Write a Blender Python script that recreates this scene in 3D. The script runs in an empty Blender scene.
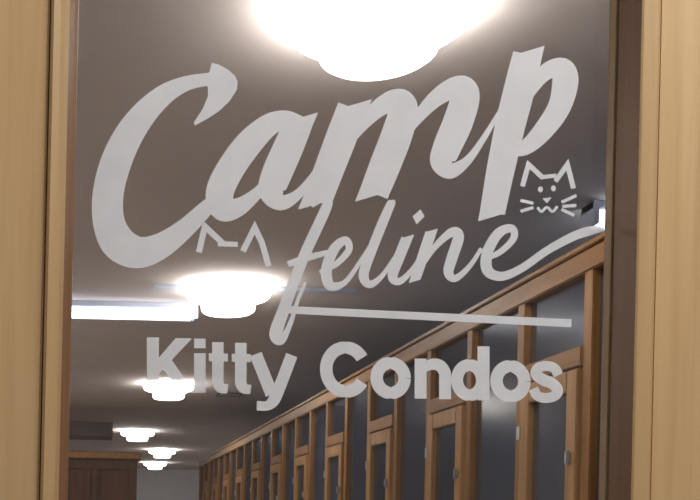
import bpy, bmesh, math
from mathutils import Vector, Matrix
from mathutils.geometry import delaunay_2d_cdt, tessellate_polygon
S=bpy.context.scene
S.view_settings.view_transform='Standard'
H=1.35; F=1000.0; PX,PY=85.0,525.0; TH=math.radians(1.3)
cT,sT=math.cos(TH),math.sin(TH)

# ---------- materials ----------
def newmat(name):
    m=bpy.data.materials.new(name); m.use_nodes=True
    nt=m.node_tree; b=nt.nodes['Principled BSDF']; return m,nt,b
def plain(name,col,rough=0.6,var=0.06,scale=6,spec=0.3,metal=0):
    m,nt,b=newmat(name)
    n=nt.nodes.new('ShaderNodeTexNoise'); n.inputs['Scale'].default_value=scale; n.inputs['Detail'].default_value=4
    tc=nt.nodes.new('ShaderNodeTexCoord'); nt.links.new(tc.outputs['Object'],n.inputs['Vector'])
    r=nt.nodes.new('ShaderNodeValToRGB')
    r.color_ramp.elements[0].position=.3; r.color_ramp.elements[1].position=.7
    r.color_ramp.elements[0].color=[c*(1-var) for c in col]+[1]
    r.color_ramp.elements[1].color=[min(1,c*(1+var)) for c in col]+[1]
    nt.links.new(n.outputs['Fac'],r.inputs['Fac']); nt.links.new(r.outputs['Color'],b.inputs['Base Color'])
    b.inputs['Roughness'].default_value=rough; b.inputs['Specular IOR Level'].default_value=spec; b.inputs['Metallic'].default_value=metal
    return m
def wood(name,c1,c2,scale=(30,30,1.6),rough=0.45,bump=0.05,spec=.3):
    m,nt,b=newmat(name)
    tc=nt.nodes.new('ShaderNodeTexCoord'); mp=nt.nodes.new('ShaderNodeMapping'); mp.inputs['Scale'].default_value=scale
    nt.links.new(tc.outputs['Object'],mp.inputs['Vector'])
    n=nt.nodes.new('ShaderNodeTexNoise'); n.inputs['Scale'].default_value=1.0; n.inputs['Detail'].default_value=8; n.inputs['Roughness'].default_value=.6; n.inputs['Distortion'].default_value=.6
    nt.links.new(mp.outputs['Vector'],n.inputs['Vector'])
    r=nt.nodes.new('ShaderNodeValToRGB'); r.color_ramp.elements[0].position=.3; r.color_ramp.elements[1].position=.7
    r.color_ramp.elements[0].color=list(c1)+[1]; r.color_ramp.elements[1].color=list(c2)+[1]
    nt.links.new(n.outputs['Fac'],r.inputs['Fac']); nt.links.new(r.outputs['Color'],b.inputs['Base Color'])
    bp=nt.nodes.new('ShaderNodeBump'); bp.inputs['Strength'].default_value=bump; bp.inputs['Distance'].default_value=.002
    nt.links.new(n.outputs['Fac'],bp.inputs['Height']); nt.links.new(bp.outputs['Normal'],b.inputs['Normal'])
    b.inputs['Roughness'].default_value=rough; b.inputs['Specular IOR Level'].default_value=spec
    return m
def emis(name,col,st):
    m,nt,b=newmat(name); b.inputs['Base Color'].default_value=(.9,.9,.9,1)
    b.inputs['Emission Color'].default_value=list(col)+[1]; b.inputs['Emission Strength'].default_value=st; return m
def glass(name,tint,refl,haze=0,hcol=(.3,.33,.4),rg=.02):
    m,nt,b=newmat(name); nt.nodes.remove(b)
    o=[n for n in nt.nodes if n.type=='OUTPUT_MATERIAL'][0]
    t=nt.nodes.new('ShaderNodeBsdfTransparent'); t.inputs['Color'].default_value=list(tint)+[1]
    g=nt.nodes.new('ShaderNodeBsdfGlossy'); g.inputs['Roughness'].default_value=rg
    mx=nt.nodes.new('ShaderNodeMixShader'); base=t.outputs[0]
    if haze:
        d=nt.nodes.new('ShaderNodeBsdfDiffuse'); d.inputs['Color'].default_value=list(hcol)+[1]
        m2=nt.nodes.new('ShaderNodeMixShader'); m2.inputs[0].default_value=haze
        nt.links.new(t.outputs[0],m2.inputs[1]); nt.links.new(d.outputs[0],m2.inputs[2]); base=m2.outputs[0]
    if refl<1: mx.inputs[0].default_value=refl
    else:
        fr=nt.nodes.new('ShaderNodeFresnel'); fr.inputs['IOR'].default_value=refl; nt.links.new(fr.outputs[0],mx.inputs[0])
    nt.links.new(base,mx.inputs[1]); nt.links.new(g.outputs[0],mx.inputs[2]); nt.links.new(mx.outputs[0],o.inputs['Surface'])
    return m
def vinyl(name,col,tr):
    m=plain(name,col,.6,.05,25,.25); nt=m.node_tree
    b=nt.nodes['Principled BSDF']; o=[n for n in nt.nodes if n.type=='OUTPUT_MATERIAL'][0]
    t=nt.nodes.new('ShaderNodeBsdfTranslucent'); t.inputs['Color'].default_value=(.8,.84,.95,1)
    mx=nt.nodes.new('ShaderNodeMixShader'); mx.inputs[0].default_value=tr
    nt.links.new(b.outputs[0],mx.inputs[1]); nt.links.new(t.outputs[0],mx.inputs[2])
    tp=nt.nodes.new('ShaderNodeBsdfTransparent'); m3=nt.nodes.new('ShaderNodeMixShader'); m3.inputs[0].default_value=.07
    nt.links.new(mx.outputs[0],m3.inputs[1]); nt.links.new(tp.outputs[0],m3.inputs[2]); nt.links.new(m3.outputs[0],o.inputs['Surface'])
    return m
M_ceil=plain('ceiling_paint',(.74,.68,.655),.9,.03,3,.1)
M_wall=plain('wall_paint',(.72,.73,.76),.8,.04,3,.2)
M_floor=plain('floor_vinyl',(.62,.54,.45),.4,.12,12)
M_door=wood('door_oak',(.50,.34,.175),(.60,.43,.24),(60,60,2.2))
M_bead=wood('bead_oak',(.44,.30,.155),(.53,.37,.20),(80,80,2.5))
M_bead_shade=wood('bead_inner_shade',(.20,.105,.055),(.27,.15,.08),(80,80,2.5))  # darker copy of the bead wood, shade of the reveal put into colour
M_cond=wood('condo_pine',(.23,.105,.03),(.38,.19,.06),(25,25,1.5))
M_condh=wood('condo_pine_rail',(.23,.105,.03),(.38,.19,.06),(25,1.5,25))
M_cdoor=wood('condo_door_pine',(.34,.18,.06),(.50,.28,.11),(25,25,1.5))
M_dark=wood('dark_walnut',(.07,.03,.016),(.13,.055,.028),(20,20,2))
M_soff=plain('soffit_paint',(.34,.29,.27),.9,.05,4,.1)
M_panel=plain('condo_laminate',(.18,.20,.26),.6,.08,3)
M_metal=plain('metal',(.5,.5,.5),.35,.05,20,.5,.8)
M_white=plain('white_enamel',(.6,.65,.78),.4,.02,5)
M_vinyl=vinyl('frosted_vinyl',(.80,.86,.97),.28)
M_glass=glass('door_glass',(.96,.96,.97),1.5)
M_pglass=glass('panel_glass',(.74,.78,.86),.10,.22,(.16,.18,.24),.16)
M_lamp=emis('opal_glass_lit',(1,.955,.89),20)
M_lamp2=emis('opal_drum_lit',(1,.96,.93),5)
M_tube=emis('fluorescent_lit',(.87,.92,1),3.5)
M_vent=plain('vent_grey',(.12,.12,.13),.6)

# ---------- helpers ----------
def obj(name,bm,mats,parent=None,loc=None):
    me=bpy.data.meshes.new(name); bm.to_mesh(me); bm.free()
    for m in (mats if isinstance(mats,(list,tuple)) else [mats]): me.materials.append(m)
    o=bpy.data.objects.new(name,me); S.collection.objects.link(o)
    if parent: o.parent=parent
    if loc: o.location=loc
    return o
def empty(name,loc=(0,0,0)):
    o=bpy.data.objects.new(name,None); o.location=loc; S.collection.objects.link(o); return o
def addbox(bm,x0,x1,y0,y1,z0,z1,mi=0,bev=0):
    r=bmesh.ops.create_cube(bm,size=1)
    for v in r['verts']:
        v.co=Vector(((x0+x1)/2+v.co.x*(x1-x0),(y0+y1)/2+v.co.y*(y1-y0),(z0+z1)/2+v.co.z*(z1-z0)))
    fs=set(f for v in r['verts'] for f in v.link_faces)
    for f in fs: f.material_index=mi
    if bev:
        es=list(set(e for v in r['verts'] for e in v.link_edges))
        bmesh.ops.bevel(bm,geom=es,offset=bev,segments=2,affect='EDGES',clamp_overlap=True)
def box(name,x0,x1,y0,y1,z0,z1,mat,parent=None,bev=0):
    bm=bmesh.new(); addbox(bm,x0,x1,y0,y1,z0,z1,0,bev); return obj(name,bm,mat,parent)
def lathe(bm,prof,n=64,c=(0,0),mi=0,smooth=True):
    rings=[]
    for r,z in prof:
        if r<1e-5: rings.append([bm.verts.new((c[0],c[1],z))])
        else: rings.append([bm.verts.new((c[0]+r*math.cos(2*math.pi*i/n),c[1]+r*math.sin(2*math.pi*i/n),z)) for i in range(n)])
    for a,b in zip(rings,rings[1:]):
        for i in range(n):
            j=(i+1)%n
            if len(a)==1: f=bm.faces.new((a[0],b[j],b[i]))
            elif len(b)==1: f=bm.faces.new((a[i],a[j],b[0]))
            else: f=bm.faces.new((a[i],a[j],b[j],b[i]))
            f.smooth=smooth; f.material_index=mi

# ---------- room shell ----------
CE=H+1.33
XL,XR,Y0,Y1=-2.2,3.3,1.03,23.0
box('floor',XL-.1,XR+.1,-2.5,Y1+.1,-.1,0,M_floor)
box('ceiling',XL-.1,XR+.1,-1.2,Y1+.1,CE,CE+.1,M_ceil)
box('wall_left',XL-.1,XL,Y0,Y1,0,CE,M_wall)
box('wall_right',XR,XR+.1,Y0,Y1,0,CE,M_wall)
box('wall_back',XL-.1,XR+.1,Y1,Y1+.1,0,CE,M_wall)
DX0,DX1,DT=-.16,.665,2.08
bm=bmesh.new()
addbox(bm,XL,DX0-.03,.95,1.06,0,CE); addbox(bm,DX1+.03,XR,.95,1.06,0,CE); addbox(bm,DX0-.03,DX1+.03,.95,1.06,DT+.03,CE)
obj('wall_front',bm,M_wall)
bm=bmesh.new()
addbox(bm,DX0-.03,DX0-.003,.94,1.07,0,DT+.03,0,.003); addbox(bm,DX1+.003,DX1+.03,.94,1.07,0,DT+.03,0,.003); addbox(bm,DX0-.03,DX1+.03,.94,1.07,DT+.003,DT+.03,0,.003)
obj('trim_1',bm,M_door)

# ---------- door ----------
door=empty('door_1',(0,0,0))
GX0,GX1=-.0182,.522; GZ0,GZ1=.98,1.93
bm=bmesh.new()
yf,yb=.966,1.016
addbox(bm,DX0,GX0-.027,yf,yb,.01,DT,0,.002)
addbox(bm,GX1+.022,DX1,yf,yb,.01,DT,0,.002)
obj('stiles',bm,M_door,door)
bm=bmesh.new()
addbox(bm,GX0-.027,GX1+.022,yf,yb,GZ1+.025,DT,0,.002)
addbox(bm,GX0-.027,GX1+.022,yf,yb,.01,GZ0-.025,0,.002)
obj('rails',bm,M_door,door)
def bead(name,x_in,x_out,z0,z1,inner_steep):
    bm=bmesh.new()
    s=1 if x_out>x_in else -1
    w=abs(x_out-x_in)
    if inner_steep: prof=[(0,.999),(0,.9575),(.0015,.956),(w-.006,.956),(w-.002,.960),(w,.970),(w,.999)]
    else: prof=[(0,.999),(0,.990),(.003,.984),(.008,.972),(.012,.963),(.016,.959),(w-.004,.957),(w-.0015,.960),(w,.972),(w,.999)]
    lo=[bm.verts.new((x_in+s*a,b,z0)) for a,b in prof]; hi=[bm.verts.new((x_in+s*a,b,z1)) for a,b in prof]
    n=len(prof)
    for i in range(n):
        j=(i+1)%n; f=bm.faces.new((lo[i],lo[j],hi[j],hi[i]))
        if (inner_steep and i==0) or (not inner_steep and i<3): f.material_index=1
    bm.faces.new(lo); bm.faces.new(hi[::-1])
    bmesh.ops.recalc_face_normals(bm,faces=bm.faces)
    return obj(name,bm,[M_bead,M_bead_shade],door)
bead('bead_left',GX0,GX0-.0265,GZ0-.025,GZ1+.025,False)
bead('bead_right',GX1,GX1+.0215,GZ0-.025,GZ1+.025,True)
bm=bmesh.new()
addbox(bm,GX0,GX1,.956,.999,GZ1,GZ1+.025,0,.002); addbox(bm,GX0,GX1,.956,.999,GZ0-.025,GZ0,0,.002)
addbox(bm,GX0-.026,GX0,1.005,1.018,GZ0-.02,GZ1+.02); addbox(bm,GX1,GX1+.02,1.005,1.018,GZ0-.02,GZ1+.02)
addbox(bm,GX0,GX1,1.005,1.018,GZ1,GZ1+.02);addbox(bm,GX0,GX1,1.005,1.018,GZ0-.02,GZ0)
obj('beads_cross',bm,M_bead,door)
bm=bmesh.new()
vs=[bm.verts.new(p) for p in ((GX0-.01,1.002,GZ0-.01),(GX1+.01,1.002,GZ0-.01),(GX1+.01,1.002,GZ1+.01),(GX0-.01,1.002,GZ1+.01))]
bm.faces.new(vs); obj('glass_pane',bm,M_glass,door)
bm=bmesh.new()
addbox(bm,DX1-.07,DX1-.03,.958,.966,.9,1.1,0,.003); addbox(bm,DX1-.16,DX1-.04,.915,.93,.99,1.01,0,.006); addbox(bm,DX1-.06,DX1-.04,.92,.96,.99,1.01)
obj('handle',bm,M_metal,door)

# ---------- vinyl lettering (artwork in mm on the glass, unioned to one flat sheet) ----------
def art(u,v):
    a=(u-PX)/F; b=(PY-v)/F
    return a*cT-b*sT, H+a*sT+b*cT
GY=1.0012
class Sign:
    def __init__(s): s.v=[]; s.f=[]
    def tri(s,a,b,c):
        ar=(b[0]-a[0])*(c[1]-a[1])-(b[1]-a[1])*(c[0]-a[0])
        if abs(ar)<1e-3: return
        if ar<0: b,c=c,b
        i=len(s.v); s.v+= [Vector(a),Vector(b),Vector(c)]; s.f.append([i,i+1,i+2])
    def ribbon(s,pts,c0=None,c1=None,step=10,smooth=True):
        P=[Vector((p[0],p[1],p[2])) for p in pts]
        Q=[]
        if smooth and len(P)>2:
            E=[P[0]*2-P[1]]+P+[P[-1]*2-P[-2]]
            for i in range(1,len(E)-2):
                a,b,c,d=E[i-1:i+3]
                for t in range(step):
                    t=t/step
                    Q.append(.5*((2*b)+(c-a)*t+(2*a-5*b+4*c-d)*t*t+(3*b-a-3*c+d)*t**3))
            Q.append(P[-1])
        else: Q=P
        prev=None
        for i,q in enumerate(Q):
            if smooth or len(Q)==2:
                d=(Q[min(i+1,len(Q)-1)]-Q[max(i-1,0)]); d=Vector((d.x,d.y)).normalized(); w=max(q.z,.6)/2; n=Vector((-d.y,d.x))*w
            else:
                w=q.z/2
                d0=(Q[i]-Q[i-1]) if i>0 else (Q[1]-Q[0]); d1=(Q[i+1]-Q[i]) if i<len(Q)-1 else d0
                d0=Vector((d0.x,d0.y)).normalized(); d1=Vector((d1.x,d1.y)).normalized()
                m=(Vector((-d0.y,d0.x))+Vector((-d1.y,d1.x))).normalized(); n=m*(w/max(.4,m.dot(Vector((-d0.y,d0.x)))))
            cap=c0 if i==0 else (c1 if i==len(Q)-1 else None)
            if cap:
                e=Vector(cap).normalized()
                if e.dot(n)<0: e=-e
                n=e*(w/max(.5,e.dot(n.normalized())))
            pr=[(q.x+n.x,q.y+n.y),(q.x-n.x,q.y-n.y)]
            if prev:
                s.tri(prev[0],prev[1],pr[1]); s.tri(prev[0],pr[1],pr[0])
            prev=pr
    def poly(s,pts):
        for t in tessellate_polygon([[Vector((p[0],p[1],0)) for p in pts]]): s.tri(pts[t[0]],pts[t[1]],pts[t[2]])
    def dot(s,x,y,r,ry=None):
        ry=ry or r; s.poly([(x+r*math.cos(a*math.pi/8),y+ry*math.sin(a*math.pi/8)) for a in range(16)])
    def done(s,name):
        r=delaunay_2d_cdt(s.v,[],s.f,0,1e-4)
        ov,of,orig=r[0],r[2],r[5]
        bm=bmesh.new(); vs=[]
        for p in ov:
            X,Z=art(p[0],p[1]); vs.append(bm.verts.new((X,GY,Z)))
        for f,o in zip(of,orig):
            if o:
                try: bm.faces.new([vs[i] for i in f])
                except ValueError: pass
        for f in bm.faces:
            f.normal_update()
            if f.normal.y>0: f.normal_flip()
        bmesh.ops.delete(bm,geom=[v for v in bm.verts if not v.link_faces],context='VERTS')
        return obj(name,bm,M_vinyl)
L=Sign(); CAP=(1,-.30)
# C
L.ribbon([(226,77,14),(206,79,13),(186,83,15),(166,93,20),(146,111,25),(128,136,29),(115,165,31),(108,195,31),(109,222,32),(119,243,35),(138,252,32),(160,246,26),(184,229,20),(204,210,16),(222,192,11),(240,170,7)])
L.poly([(212,62),(219,64),(228,69),(235,75),(238,81),(237,89),(230,100),(220,110),(208,118),(195,125),(194,122),(203,108),(208,96),(208,88),(206,80),(210,70)])
# a
L.ribbon([(300,124,17),(286,119,18),(270,124,22),(250,142,27),(231,168,28),(220,192,28),(224,208,26),(240,206,18),(260,190,11),(280,166,7),(292,146,5)])
L.ribbon([(301,117,28),(289,146,30),(276,176,30),(272,192,25),(282,202,16),(298,194,10),(314,174,6),(330,148,4)],c0=CAP)
# m
L.ribbon([(354,104,30),(342,136,31),(329,170,30),(316,204,29)],c0=CAP,c1=CAP)
L.ribbon([(331,168,4),(350,140,9),(374,112,16),(394,100,22),(404,106,28),(398,132,31),(385,166,31),(373,196,29)],c1=CAP)
L.ribbon([(388,160,4),(408,130,9),(434,100,16),(456,87,22),(466,93,28),(459,120,30),(447,148,28),(443,162,24),(452,170,16),(468,160,9),(484,138,6),(502,108,4)])
# p
L.ribbon([(529,50,29),(520,88,31),(510,128,30),(501,170,28),(492,217,25)],c0=CAP,c1=CAP)
L.ribbon([(516,122,4),(530,94,9),(546,72,16),(562,68,22),(566,80,26),(560,106,23),(544,130,20),(526,147,15),(508,152,8)])
# feline
L.ribbon([(312,206,3),(324,198,7),(328,203,10),(318,226,11),(306,252,11),(294,282,11),(283,312,12),(276,334,13),(282,340,8),(291,322,5),(298,300,4),(306,282,3)])
L.ribbon([(288,264,6),(306,258,7),(328,252,5)])
L.ribbon([(320,272,4),(336,264,6),(349,250,7),(346,240,8),(335,248,10),(327,268,11),(330,285,10),(344,283,6),(358,266,4)])
L.ribbon([(356,268,4),(372,244,5),(388,214,6),(392,202,8),(384,220,10),(372,250,10),(364,274,10),(370,284,8),(382,276,5),(396,256,4)])
L.ribbon([(408,236,11),(399,258,11),(393,276,10),(400,281,7),(412,270,5),(424,252,4)],c0=CAP)
L.poly([(413,216),(421,209),(425,216),(417,224)])
L.ribbon([(432,230,11),(424,254,11),(415,281,10)],c0=CAP,c1=CAP)
L.ribbon([(422,266,4),(436,246,6),(452,232,9),(459,236,11),(453,256,11),(449,272,10),(456,278,7),(470,266,5),(482,248,4)])
L.ribbon([(482,260,4),(500,252,6),(514,238,7),(512,228,8),(499,233,10),(488,252,11),(488,270,11),(502,276,9),(522,268,8),(548,250,8),(574,236,9),(592,230,9),(605,229,4)])
# rule
L.ribbon([(288,309.5,7.5),(572,323,8)])
# Kitty Condos
def yy_(x,h): return 391+(x-147)*.027-h
def kc(pts): return [(x,yy_(x,h),w) for x,h,w in pts]
def st(pts,smooth=False,**k): L.ribbon(kc(pts),smooth=smooth,step=6,**k)
def ell(cx,cy,rx,ry,a0,a1,w,wy=None,n=40):
    pts=[]
    for i in range(n+1):
        a=math.radians(a0+(a1-a0)*i/n); ww=w*abs(math.cos(a))+(wy or w)*abs(math.sin(a))
        pts.append((cx+rx*math.cos(a),cy+ry*math.sin(a),w if not wy else min(w,max(wy,ww))))
    L.ribbon(kc(pts),smooth=True,step=2)
st([(153,0,12),(153,54,12)])
L.poly([(x,yy_(x,h)) for x,h in ((159,17),(159,34),(176,54),(192,54),(172,32),(194,0),(179,0),(163.5,23))])
st([(200,0,11.5),(200,39.5,11.5)]); st([(200,44.5,11.5),(200,54,11.5)])
for x in (218,241):
    st([(x,51,11.5),(x,20,11.5),(x,11,11.5),(x+3,5.5,10.5),(x+10,4.4,9)],True); st([(x-9,35.8,8),(x+10,35.8,8)])
st([(256,40,12.5),(272,0,12.5)]); st([(292,40,12),(278,3,12),(273,-7,11.5),(267,-11.5,9.5),(257,-11.5,9.5)],True)
ell(346,27,19.5,22,33,327,12.5,11)
ell(391,19.8,14,15,0,360,12.5,10.5)
st([(421,0,12),(421,40,12)]); st([(421,22,8),(424,30,9),(432,34.5,11),(440,33.5,12),(445,27,12),(445.5,18,12),(445.5,0,12)],True)
ell(470,19.8,12.5,15,0,360,12,10.5); st([(484,0,12),(484,54,12)])
ell(511,19.8,14,15,0,360,12.5,10.5)
st([(559,27,10),(555,34,10),(546,36,10),(538,33,10.5),(537,27,11),(544,22,11.5),(552,19,11.5),(558,13,11),(556,7,10.5),(547,4,10),(538,6,10),(534,13,10)],True)
L.done('window_lettering')

def seg(s,pts,w=4.5,smooth=False): s.ribbon([(x,y,w) for x,y in pts],smooth=smooth)
c=Sign()
seg(c,[(199,252),(205,226),(223,243)],6); seg(c,[(218,243.5),(238,244)],5); seg(c,[(243,251),(255,227),(262,242),(269,266)],6)
c.done('cat_decal')
c=Sign()
seg(c,[(523,186),(529,164),(543,177)],5); seg(c,[(541,177),(557,175)],4); seg(c,[(556,181),(568,164),(574,188)],5)
c.dot(541,189,2.5,3); c.dot(554,188,2.5,3)
c.poly([(543,198),(552,197),(547.5,203)]); seg(c,[(538,207),(542,211),(547.5,207),(553,211),(558,206)],2.8,True)
seg(c,[(521,200),(534,203)],3.2); seg(c,[(521,211),(534,207)],3.2); seg(c,[(562,202),(577,195)],3.2); seg(c,[(563,206),(577,205)],3.2); seg(c,[(562,209),(575,215)],3.2)
c.done('cat_decal.001')

# ---------- ceiling lamps: opal discs close to the ceiling with a shallow lower drum ----------
for i,(x,y) in enumerate([(.705,2.50),(.76,5.50),(.745,9.25),(.70,13.9),(1.30,17.2),(1.42,20.7),(-1.2,3.6),(-1.2,7.0),(-1.2,10.0)]):  # left row is out of view, added to brighten the ceiling
    nm='ceiling_lamp' if i==0 else 'ceiling_lamp.%03d'%i
    e=empty(nm,(x,y,CE))
    bm=bmesh.new(); lathe(bm,[(0,0),(.10,0),(.10,-.026),(0,-.026)],smooth=False); obj('base_pan',bm,M_white,e)
    bm=bmesh.new()
    lathe(bm,[(0,-.026),(.205,-.026),(.222,-.029),(.23,-.040),(.228,-.054),(.218,-.066),(.195,-.074),(.15,-.077),(0,-.077)])
    obj('opal_shade',bm,M_lamp,e)
    bm=bmesh.new(); lathe(bm,[(.152,-.074),(.151,-.09),(.147,-.125),(.142,-.138),(.130,-.146),(0,-.148)]); obj('opal_drum',bm,M_lamp2,e)
def batten(name,x0,x1,y,mat):
    e=empty(name,((x0+x1)/2,y,CE)); l=(x1-x0)/2
    bm=bmesh.new(); addbox(bm,-l,l,-.05,.05,-.035,0,0,.004); addbox(bm,-l,-l+.02,-.06,.06,-.095,-.0,0,.003); addbox(bm,l-.02,l,-.06,.06,-.095,0,0,.003)
    obj('housing',bm,M_white,e)
    bm=bmesh.new(); addbox(bm,-l+.02,l-.02,-.055,.055,-.09,-.036,0,.015); obj('diffuser',bm,mat,e)
batten('fluorescent_batten',-.75,.64,5.97,M_tube)
batten('fluorescent_batten.001',1.98,3.18,4.0,M_tube)
bm=bmesh.new(); addbox(bm,.34,.665,5.475,5.525,-.022,0,0,.003); addbox(bm,.855,1.46,5.475,5.525,-.022,0,0,.003)
obj('ceiling_strip',bm,M_white,None,(0,0,CE))  # slim bluish strips on the ceiling at either side of a lamp
bm=bmesh.new(); addbox(bm,-.12,.12,-.12,.12,-.015,0,0,.003)
for k in range(5): addbox(bm,-.10,.10,-.09+k*.04,-.075+k*.04,-.022,-.014,1)
obj('ceiling_vent',bm,[M_vent,M_metal],None,(1.4,9.9,CE))
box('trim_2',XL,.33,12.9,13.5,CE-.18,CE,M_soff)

# ---------- cat condos ----------
X0=1.37; ZT=H+.80; ZH=H+.48; BAY=.425; YS=2.75-BAY; NB=23; XB=2.55
condo=empty('cat_condo_row',(0,0,0))
YE=YS+NB*BAY
bp=bmesh.new(); bh=bmesh.new(); bd=bmesh.new(); bpan=bmesh.new(); bgl=bmesh.new(); bk=bmesh.new()
addbox(bh,X0-.005,X0+.05,YS-.03,YE+.03,ZT-.07,ZT-.008,0,.004)
addbox(bh,X0-.013,X0+.055,YS-.035,YE+.035,ZT-.008,ZT+.008,0,.003)
addbox(bh,X0,X0+.045,YS,YE,.0,.12)
addbox(bh,X0,X0+.045,YS,YE,H-.42,H-.36,0,.003)
for k in range(NB+1):
    y=YS+k*BAY
    addbox(bp,X0,X0+.04,y-.025,y+.025,0,ZT-.065,0,.003)
    if k%2==1 or k==NB:
        addbox(bpan,X0+.042,XB,y-.01,y+.01,.0,ZT-.03)
addbox(bpan,X0+.042,XB,YS,YS+.02,0,ZT-.03)
addbox(bpan,XB,XB+.03,YS,YE,0,ZT)
addbox(bpan,X0+.045,XB,YS,YE,H-.40,H-.38)
addbox(bpan,X0+.055,XB,YS,YE,ZT-.03,ZT-.01)
def pane(x,ya,yb_,z0,z1):
    vs=[bgl.verts.new(p) for p in ((x,ya,z0),(x,yb_,z0),(x,yb_,z1),(x,ya,z1))]; bgl.faces.new(vs)
for k in range(NB):
    ya=YS+k*BAY+.025; yb_=YS+(k+1)*BAY-.025
    if k%2==1:
        addbox(bh,X0-.006,X0+.04,ya,yb_,ZH-.005,ZH+.05,0,.003)
        z0,z1=H-.35,ZH-.012
        a,b=ya+.006,yb_-.006; xd0,xd1=X0-.012,X0+.022
        w=.06
        addbox(bd,xd0,xd1,a,a+w,z0,z1,0,.003); addbox(bd,xd0,xd1,b-w,b,z0,z1,0,.003)
        addbox(bd,xd0,xd1,a+w,b-w,z1-w,z1,0,.003); addbox(bd,xd0,xd1,a+w,b-w,z0,z0+w,0,.003)
        pane(X0+.005,a+w,b-w,z0+w,z1-w); pane(X0+.02,ya,yb_,ZH+.05,ZT-.07)
        addbox(bk,xd0-.014,xd0,a+.02,a+.038,H+.20,H+.24,0,.004)
        addbox(bk,xd0-.004,xd0,b-.01,b+.012,H+.3,H+.34); addbox(bk,xd0-.004,xd0,b-.01,b+.012,H-.2,H-.16)
    else:
        pane(X0+.02,ya,yb_,H-.36,ZT-.07)
        addbox(bh,X0+.25,X0+.75,ya+.01,yb_-.01,H-.05,H-.025)
obj('posts',bp,M_cond,condo); obj('rails',bh,M_condh,condo); obj('doors',bd,M_cdoor,condo); obj('partitions',bpan,M_panel,condo)
obj('glazing',bgl,M_pglass,condo); obj('latches',bk,M_metal,condo)

# ---------- cabinet at left far ----------
cab=empty('wooden_cabinet',(0,0,0))
bm=bmesh.new(); addbox(bm,-1.4,.56,11.0,11.7,0,2.08,0,.005); addbox(bm,-1.43,.6,10.96,11.72,2.08,2.16,1,.008)
obj('carcass',bm,[M_dark,M_condh],cab)
bm=bmesh.new()
for k in range(4):
    x=-1.38+k*.48; addbox(bm,x,x+.07,10.975,11.0,.1,2.05,0,.004); addbox(bm,x+.40,x+.47,10.975,11.0,.1,2.05,0,.004); addbox(bm,x+.07,x+.40,10.975,11.0,1.97,2.05,0,.004); addbox(bm,x+.07,x+.40,10.975,11.0,.1,.18,0,.004)
obj('door_frames',bm,M_dark,cab)

# ---------- lights ----------
ld=bpy.data.lights.new('door_fill','AREA'); ld.shape='RECTANGLE'; ld.size=.9; ld.size_y=.35; ld.energy=22; ld.color=(1,.93,.83)  # unseen fill light, added to brighten the door wood and lettering
lo=bpy.data.objects.new('door_fill_light',ld); lo.location=(.75,.0,CE-.05); S.collection.objects.link(lo)
d=Vector((.3,1.0,H+.1))-lo.location; lo.rotation_euler=d.to_track_quat('-Z','Y').to_euler()
w=bpy.data.worlds.new('World'); S.world=w; w.use_nodes=True
w.node_tree.nodes['Background'].inputs[0].default_value=(.57,.52,.48,1); w.node_tree.nodes['Background'].inputs[1].default_value=.6

# ---------- camera ----------
cd=bpy.data.cameras.new('Camera'); cam=bpy.data.objects.new('Camera',cd); S.collection.objects.link(cam)
cam.matrix_world=Matrix.Translation((0,0,H))@Matrix.Rotation(math.radians(90),4,'X')@Matrix.Rotation(TH,4,'Z')
cd.sensor_width=36; cd.lens=36*F/700; cd.shift_x=(350-PX)/700; cd.shift_y=(PY-250)/700; cd.clip_start=.05
S.camera=cam
